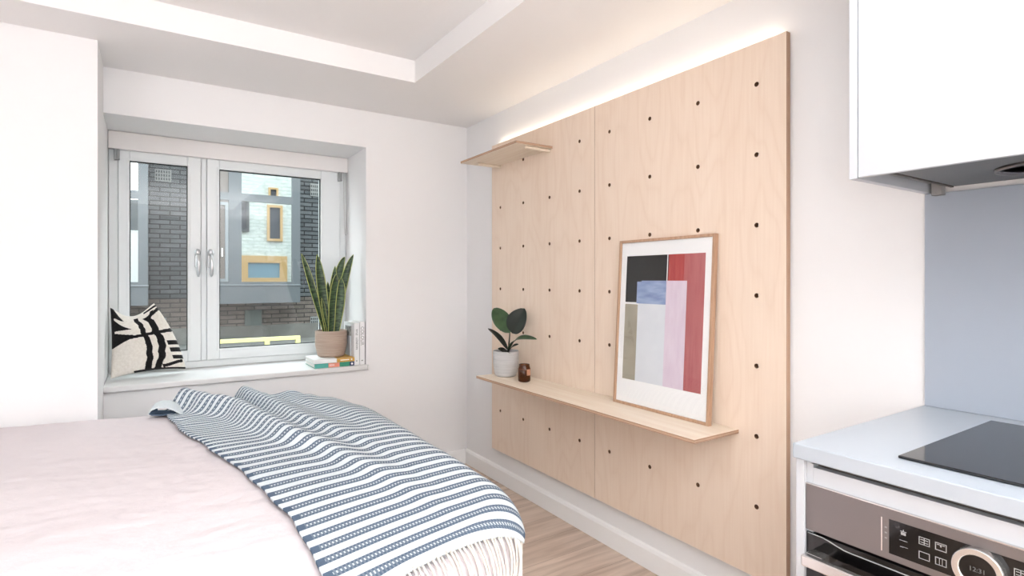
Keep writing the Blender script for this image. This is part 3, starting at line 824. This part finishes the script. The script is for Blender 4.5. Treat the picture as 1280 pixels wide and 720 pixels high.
for base, tip, w, fc, m_, bend in (
        ((1.652, 2.555, .958), (1.630, 2.690, 1.088), .094, (-.55, -.75, .35), 'rubber_leaf', .06),
        ((1.662, 2.548, .955), (1.712, 2.500, 1.092), .118, (-.9, -.45, .1), 'rubber_dark', .05),
        ((1.655, 2.585, .865), (1.610, 2.720, .972), .032, (-.2, -.4, .8), 'rubber_dark', .10),
        ((1.655, 2.575, .855), (1.650, 2.300, .946), .050, (-.45, -.1, .9), 'rubber_leaf', .14),
        ((1.655, 2.575, .845), (1.640, 2.455, .905), .034, (-.5, -.2, .8), 'rubber_dark', .08),
        ((1.655, 2.595, .845), (1.615, 2.62, .868), .03, (-.5, -.2, .8), 'rubber_dark', .08),
        ((1.655, 2.56, .845), (1.60, 2.56, .862), .03, (-.5, -.2, .8), 'rubber_dark', .08)):
    bm = B(); leaf(bm, base, tip, w, fc, bend); o = obj('leaf', bm, M[m_], rp, smooth=True)
    s_ = o.modifiers.new('thickness', 'SOLIDIFY'); s_.thickness = .0015

# candle jar
JC = (1.655, 2.420, .7112)
cj = root('candle_jar', JC, 'small amber glass candle jar standing beside the grey plant pot', 'candle jar')
bm = B(); lathe(bm, [(.026, 0), (.032, .004), (.033, .010), (.033, .068), (.030, .078), (.0285, .083), (.0285, .092), (.0262, .092), (.0262, .082), (.0285, .076), (.0305, .066), (.0305, .010), (.027, .006)], JC, 48)
obj('jar', bm, M['amber'], cj, smooth=True)
bm = B(); lathe(bm, [(.026, .0075), (.0295, .012), (.0295, .058), (.0290, .060)], JC, 40); obj('wax', bm, M['wax'], cj, smooth=True)
bm = B()
def lab_f(u, v):
    a = radians(-100 + u * 48); return Vector((JC[0] + .0334 * cos(a), JC[1] + .0334 * sin(a), JC[2] + .036 + v * .032))
grid(bm, lab_f, 10, 2); o = obj('label_sticker', bm, M['terracotta'], cj, smooth=True); s_ = o.modifiers.new('thickness', 'SOLIDIFY'); s_.thickness = .0004

# ------------------------------------------------------------------ framed print
fw, fh, ft = .500, .712, .020
pf = root('framed_print', (1.712, 1.560, .7114), 'oak framed abstract print of red, lilac, blue and charcoal blocks leaning on the long shelf', 'picture')
def fbox(bm, a, b, y0, y1, z0, z1, mi=0): return box(bm, a, b, y0, y1, z0, z1, mi)
bm = B(); h2 = fw / 2; fb = .011
fbox(bm, 0, ft, -h2, -h2 + fb, 0, fh); fbox(bm, 0, ft, h2 - fb, h2, 0, fh)
fbox(bm, 0, ft, -h2 + fb, h2 - fb, 0, fb); fbox(bm, 0, ft, -h2 + fb, h2 - fb, fh - fb, fh)
def local(bm): bmesh.ops.translate(bm, verts=bm.verts, vec=wloc(pf)); return bm
obj('frame', local(bm), M['oakframe'], pf, bevel=.001)
bm = B(); fbox(bm, .0085, .0165, -h2 + fb + .0003, h2 - fb - .0003, fb + .0003, fh - fb - .0003); obj('mount', local(bm), M['print_white'], pf)
bm = B()
PW, PH = .412, .532; py0, pz0 = .206, .110
def art(s, t):
    if s > .795 or (s > .565 and t > .80): 
        return 2 if (s < .765 and t > .795) else 3
    if .545 < s < .565 and t > .80: return 0
    if s > .545 and t < .80: return 4
    if .155 < s <= .548 and .615 < t < .80 - .012 * (1 - smoothstep(.155, .26, s)): return 5
    if t > .625: return 1
    if t > .612 and s < .19: return 0
    if s > .178 + .0: return 6
    return 7
grid(bm, lambda u, v: Vector((.0078, py0 - u * PW, pz0 + v * PH)), 100, 120, art)
o = obj('print', local(bm), [M['print_white'], M['p_black'], M['p_red'], M['p_rose'], M['p_lilac'], M['p_blue'], M['p_pale'], M['p_taupe']], pf)
bm = B(); fbox(bm, .0045, .0060, -h2 + fb + .0003, h2 - fb - .0003, fb + .0003, fh - fb - .0003); obj('glazing', local(bm), M['picglass'], pf)
pf.rotation_euler = (0, radians(3.3), 0)

# ------------------------------------------------------------------ kitchen
KY0, KY1 = -0.95, 0.665
# wall cabinet
wc = root('wall_cabinet', (1.60, (KY0 + KY1) / 2, 1.487), 'glossy white wall cabinet above the hob, reaching the ceiling', 'cabinet')
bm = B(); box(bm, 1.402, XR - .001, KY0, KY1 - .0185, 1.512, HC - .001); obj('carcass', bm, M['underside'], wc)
boxo('end_panel', 1.388, XR - .001, KY1 - .018, KY1, 1.487, HC - .001, M['cabinet'], wc, bevel=.001)
for a, b in ((0.052, KY1 - .0195), (KY0, 0.049)):
    boxo('door', 1.388, 1.4015, a, b, 1.489, HC - .004, M['cabinet'], wc, bevel=.0012)
ho = root('extractor_hood', (1.60, .35, 1.49), 'grey extractor hood set into the underside of the wall cabinet', 'extractor hood')
bm = B(); box(bm, 1.4025, 1.79, .052, .592, 1.4975, 1.5115); obj('hood_plate', bm, M['hoodgrey'], ho, bevel=.002)
bm = B(); box(bm, 1.4025, 1.79, .5935, .6000, 1.4955, 1.5115); obj('hood_trim', bm, M['cabinet_edge'], ho)
bm = B(); lathe(bm, [(.10, -.0), (.10, -.006), (.094, -.007), (.088, -.003), (.088, -.0)], (1.63, .36, 1.4973), 48); obj('filter_ring', bm, M['steel'], ho, smooth=True)
bm = B(); box(bm, 1.775, 1.80, .615, .64, 1.478, 1.511); obj('wall_bracket', bm, M['underside'], wc, bevel=.002)
# splashback
o = boxo('splashback', XR - .0095, XR - .0005, KY0, KY1 - .001, .9005, 1.486, M['splash'], bevel=.0008)
tag(o, 'plain blue grey splashback panel behind the hob', 'splashback')
o = boxo('worktop', 1.155, XR - .0005, KY0, KY1 + .004, .868, .9, M['worktop'], bevel=.0025)
tag(o, 'pale grey kitchen worktop with the black hob let into it', 'worktop')
hb = root('induction_hob', (1.47, .21, .9002), 'black glass induction hob on the pale grey worktop', 'hob')
bm = B(); box(bm, 1.226, 1.722, -.075, .497, .9003, .9062); obj('glass_top', bm, M['blackglass'], hb, bevel=.002)
# base cabinet
bc = root('base_cabinet', (1.48, (KY0 + KY1) / 2, 0), 'white oven housing cabinet under the pale grey worktop', 'cabinet')
boxo('end_panel', 1.162, XR - .017, KY1 - .018, KY1 - .0005, 0, .8675, M['cabinet'], bc, bevel=.0008)
boxo('side_panel', 1.172, XR - .017, .633, .6466, .1, .8600, M['cabinet'], bc)
boxo('rail', 1.172, 1.19, .052, .6325, .819, .8535, M['cabinet'], bc)
boxo('rail_cap', 1.172, 1.19, .636, .6465, .8605, .8670, M['cabinet'], bc)
boxo('shadow_gap', 1.191, 1.21, KY0, .646, .8400, .8670, M['cabinet_edge'], bc)
boxo('floor_panel', 1.20, XR - .017, KY0, .632, .10, .118, M['cabinet'], bc)
boxo('plinth', 1.22, 1.236, KY0, .646, .001, .099, M['cabinet'], bc)
boxo('drawer_front', 1.164, 1.182, KY0, .049, .105, .8595, M['cabinet'], bc, bevel=.001)
boxo('lower_front', 1.168, 1.184, .053, .6465, .105, .219, M['cabinet'], bc, bevel=.001)
# oven
ov = root('built_in_oven', (1.40, .35, .222), 'stainless steel and black glass built-in oven below the hob', 'oven')
OX = 1.166
oy0, oy1 = .053, .6460
boxo('oven_body', 1.195, 1.70, .075, .625, .223, .817, M['greyplastic'], ov)
bm = B(); box(bm, OX, 1.1945, oy0, oy1, .7215, .8175); fas = obj('control_fascia', bm, M['steel'], ov, bevel=.0012)
boxo('top_trim', OX - .001, OX + .02, oy0, oy1, .8180, .8200, M['steel_light'], fas)
boxo('accent_strip', OX - .0012, OX - .0001, .4985, .5005, .735, .799, M['steel_light'], fas)
boxo('accent_strip', OX - .0012, OX - .0001, .1995, .2015, .735, .799, M['steel_light'], fas)
disp = boxo('display', OX - .0010, OX - .0002, .213, .487, .735, .799, M['ovenblack'], fas)
RX = Matrix.Rotation(-pi / 2, 4, 'Z') @ Matrix.Rotation(pi / 2, 4, 'X')   # text facing -x
def on_fascia(y, z, dx=.0014): return Matrix.Translation((OX - dx, y, z)) @ RX
def icon(kind, y, z, s=.0085):
    bm = B(); x0, x1 = OX - .0018, OX - .0012; t = .0012
    def rect(a, b, c, d): box(bm, x0, x1, y + a, y + b, z + c, z + d)
    if kind == 'frame' or kind == 'wave' or kind == 'bars' or kind == 'grid':
        rect(-s, s, -s * .8, -s * .8 + t); rect(-s, s, s * .8 - t, s * .8); rect(-s, -s + t, -s * .8 + t, s * .8 - t); rect(s - t, s, -s * .8 + t, s * .8 - t)
    if kind == 'wave': rect(-s * .7, s * .7, s * .35, s * .35 + t); rect(-.001, .001, s * .0, s * .35)
    if kind == 'bars': rect(-.0006 - .002, -.0006 - .001, -s * .6, s * .6); rect(.0016, .0026, -s * .6, s * .6)
    if kind == 'grid': rect(-s * .7, s * .7, s * .2, s * .2 + t); rect(-s * .7, s * .7, -s * .35, -s * .35 + t); rect(-.0006, .0006, -s * .7, s * .7)
    if kind == 'power': rect(-s * .55, s * .55, -s * .6, s * .1); rect(-s * .7, s * .7, s * .25, s * .25 + t); rect(-t / 2, t / 2, s * .45, s * .8)
    if kind == 'line': rect(-s * .8, s * .8, -t / 3, t / 3)
    if kind == 'lamp': rect(-s * .8, s * .3, -t * .2, t * .5); rect(s * .0, s * .6, -t, t * .1)
    obj('display_icon', bm, M['icon'], disp)
icon('power', .463, .782, .007); icon('line', .463, .7675, .008); icon('lamp', .463, .756, .009)
icon('grid', .430, .779); icon('wave', .405, .779); icon('frame', .430, .753); icon('bars', .405, .753)
icon('grid', .298, .779); icon('bars', .298, .753); icon('wave', .270, .779)
for z in (.780, .770, .760):
    boxo('fascia_mark', OX - .0006, OX - .0001, .491 + .0, .4945, z, z + .0025, M['greyplastic'], fas)
KC = (OX, .350, .765)
def ringx(bm, prof, c, n=64):
    rings = [[bm.verts.new((c[0] - d, c[1] + r * cos(2 * pi * i / n), c[2] + r * sin(2 * pi * i / n))) for i in range(n)] for r, d in prof]
    for a, b in zip(rings, rings[1:]):
        for i in range(n): bm.faces.new((a[i], a[(i + 1) % n], b[(i + 1) % n], b[i]))
    bm.faces.new(rings[0]); bm.faces.new(rings[-1])
bm = B(); ringx(bm, [(.0362, .0012), (.0362, .014), (.0350, .0165), (.0262, .0165), (.0250, .0150), (.0250, .0125)], KC)
kn = obj('dial', bm, M['steel_light'], fas, smooth=False, bevel=.0006)
bm = B(); ringx(bm, [(.0247, .0128), (.0247, .0142)], KC); obj('dial_screen', bm, M['ovenblack'], kn)
txt('clock_digits', '12:31', .0105, M['icon_dim'], kn, Matrix.Translation((OX - .0145, .350, .766)) @ RX)
# oven door: black glass with a curved recess line and a bar handle
bm = B(); box(bm, OX + .002, 1.1945, oy0, oy1, .226, .7165); dr = obj('oven_door', bm, M['ovenblack'], ov, bevel=.0015)
bm = B()
pts = []
for i in range(41):
    y = oy1 - .004 - (oy1 - oy0 - .008) * i / 40; e = min(y - oy0, oy1 - y)
    z = .7145 - .010 * smoothstep(.03, .085, e); pts.append((OX + .0018, y, z))
tube(bm, pts, .0012, 6); obj('door_edge_line', bm, M['greyplastic'], dr, smooth=True)
bm = B(); box(bm, OX - .046, OX - .030, .068, .631, .663, .686); hdl = obj('door_handle', bm, M['steel_light'], dr, bevel=.003, seg=3)
for y0, y1 in ((.597, .6305), (.0685, .102)):
    bm = B(); box(bm, OX - .0295, OX + .0015, y0, y1, .664, .685); obj('handle_post', bm, M['steel_light'], hdl, bevel=.002)

# ------------------------------------------------------------------ outdoors
st(boxo('ground_outside', -12, 14, YO + .02, 14, -.1, .15, M['paving']))
bm = B(); box(bm, -9, 11, 11.0, 11.4, .92, 6.0); box(bm, -9, 11, 11.0, 11.4, .15, .92, 1)
ob = root('brick_building', (1, 11.2, .15), 'grey brick building opposite seen through the window', 'building')
obj('brick_wall', bm, [M['brick'], M['brick_low']], ob)
boxo('parapet_base', -9, 11, 10.93, 10.999, .15, .42, M['paving'], ob)
boxo('door', 1.42, 1.70, 10.97, 10.999, .16, .70, M['door'], ob)
for (x0, z0, hh) in ((.06, 2.9, .2), (2.56, 2.85, .24), (2.56, .34, .20), (.15, .45, .16)):
    w = .235 if x0 < .1 else .22
    if hh == .16: w = .07
    bm = B(); box(bm, x0, x0 + w, 10.985, 10.999, z0, z0 + hh); nx = max(2, int(w / .036))
    for i in range(nx):
        for j in range(3):
            a = x0 + .012 + i * (w - .018) / nx; c = z0 + .018 + j * (hh - .02) / 3
            box(bm, a, a + (w / nx) * .5, 10.982, 10.9852, c, c + hh / 3 * .6, 1)
    obj('air_vent', bm, [M['vent'], M['ventdark']], ob)
def oriel(x0, x1, mulls, transom, label, strip=None, zt=4.4, dark=()):
    yf, yb = 10.5, 10.999
    r = root('oriel_window', ((x0 + x1) / 2, yf, .84), label, 'oriel window', 'metal oriel windows across the street')
    boxo('spandrel_panel', x0, x1, yf, yb, .84, 1.145, M['zinc'], r)
    boxo('coping', x0 - .01, x1 + .01, yf - .015, yb, 1.146, 1.165, M['zinc_pale'], r)
    bm = B()
    for a, b in mulls: box(bm, a, b, yf, yf + .12, 1.166, zt)
    box(bm, x1 - .06, x1, yf + .1201, yb, 1.166, zt); box(bm, x0, x0 + .06, yf + .1201, yb, 1.166, zt)
    for (a, b), (c, d) in zip(mulls, mulls[1:]):
        box(bm, b, c, yf, yf + .12, transom, transom + .13); box(bm, b, c, yf, yf + .12, 1.166, 1.21)
    obj('mullions', bm, M['zinc'], r)
    for i, ((a, b), (c, d)) in enumerate(zip(mulls, mulls[1:])):
        boxo('window_pane', b + .0005, c - .0005, yf + .03, yf + .045, 1.2105, transom - .0005, M['brownpane' if i in dark else 'mirrorpane'], r)
        boxo('window_pane', b + .0005, c - .0005, yf + .03, yf + .045, transom + .1305, zt, M['brownpane' if i in dark else 'mirrorpane'], r)
    bm = B(); box(bm, x0, x1, yf, yb, zt + .001, zt + .3); obj('fascia', bm, M['zinc'], r)
    return r
o1 = oriel(-2.2, -.034, [(-2.2, -2.05), (-1.25, -1.15), (-.165, -.034)], 2.52, 'metal framed oriel window left of the grey brick strip')
o2 = oriel(.62, 2.27, [(.62, .74), (1.11, 1.308), (2.128, 2.27)], 2.60, 'metal framed oriel window reflecting a white facade, right of the grey brick strip', dark=(0,))
bm = B(); ring(bm, .745, 1.105, 1.215, 2.56, .05, 10.49, 10.525); obj('opening_frame', bm, M['zinc_pale'], o2)
boxo('window_handle', 1.0, 1.02, 10.475, 10.489, 1.64, 1.78, M['handle_out'], o2)
# yellow barrier on the pavement
yb_ = root('yellow_barrier', (1.4, 9.6, .15), 'low yellow timber barrier standing in front of the brick building', 'barrier')
bm = B(); box(bm, .55, 2.07, 9.57, 9.63, .265, .325); obj('rail', bm, M['yellow'], yb_, bevel=.004)
for x in (.62, 1.53, 2.0):
    bm = B(); box(bm, x, x + .07, 9.56, 9.64, .1505, .2645); obj('leg', bm, M['yellow'], yb_, bevel=.004)
# our own building's outer face, seen only as a reflection in the oriel glass
bm = B(); box(bm, XR + .125, 9, YO - .06, YO, .15, 6.0)
wf = root('white_brick_facade', (5, YO, .15), 'white brick facade with orange windows reflected in the oriel glass', 'building')
obj('facade_wall', bm, M['brick_white'], wf)
bm = B(); box(bm, -6, XR + .12, YO + .0005, YO + .02, 2.505, 3.3); obj('parapet', bm, M['zinc_pale'], wf)
def fwin(x0, x1, z0, z1, fm, pm, t=.1):
    bm = B(); ring(bm, x0, x1, z0, z1, t, YO + .001, YO + .06); f = obj('window_surround', bm, fm, wf)
    boxo('window_pane', x0 + t + .001, x1 - t - .001, YO + .002, YO + .02, z0 + t + .001, z1 - t - .001, pm, f)
fwin(1.98, 2.33, 2.60, 3.6, M['zinc'], M['darkpane'], .07)
fwin(2.80, 3.22, 2.36, 3.40, M['orange'], M['darkpane'], .07)
fwin(2.84, 3.10, 3.56, 3.90, M['orange'], M['darkpane'], .05)
fwin(2.10, 3.34, 1.10, 1.93, M['orange'], M['bluepane'], .2)
fwin(4.2, 4.9, 1.4, 2.6, M['orange'], M['darkpane'], .1)
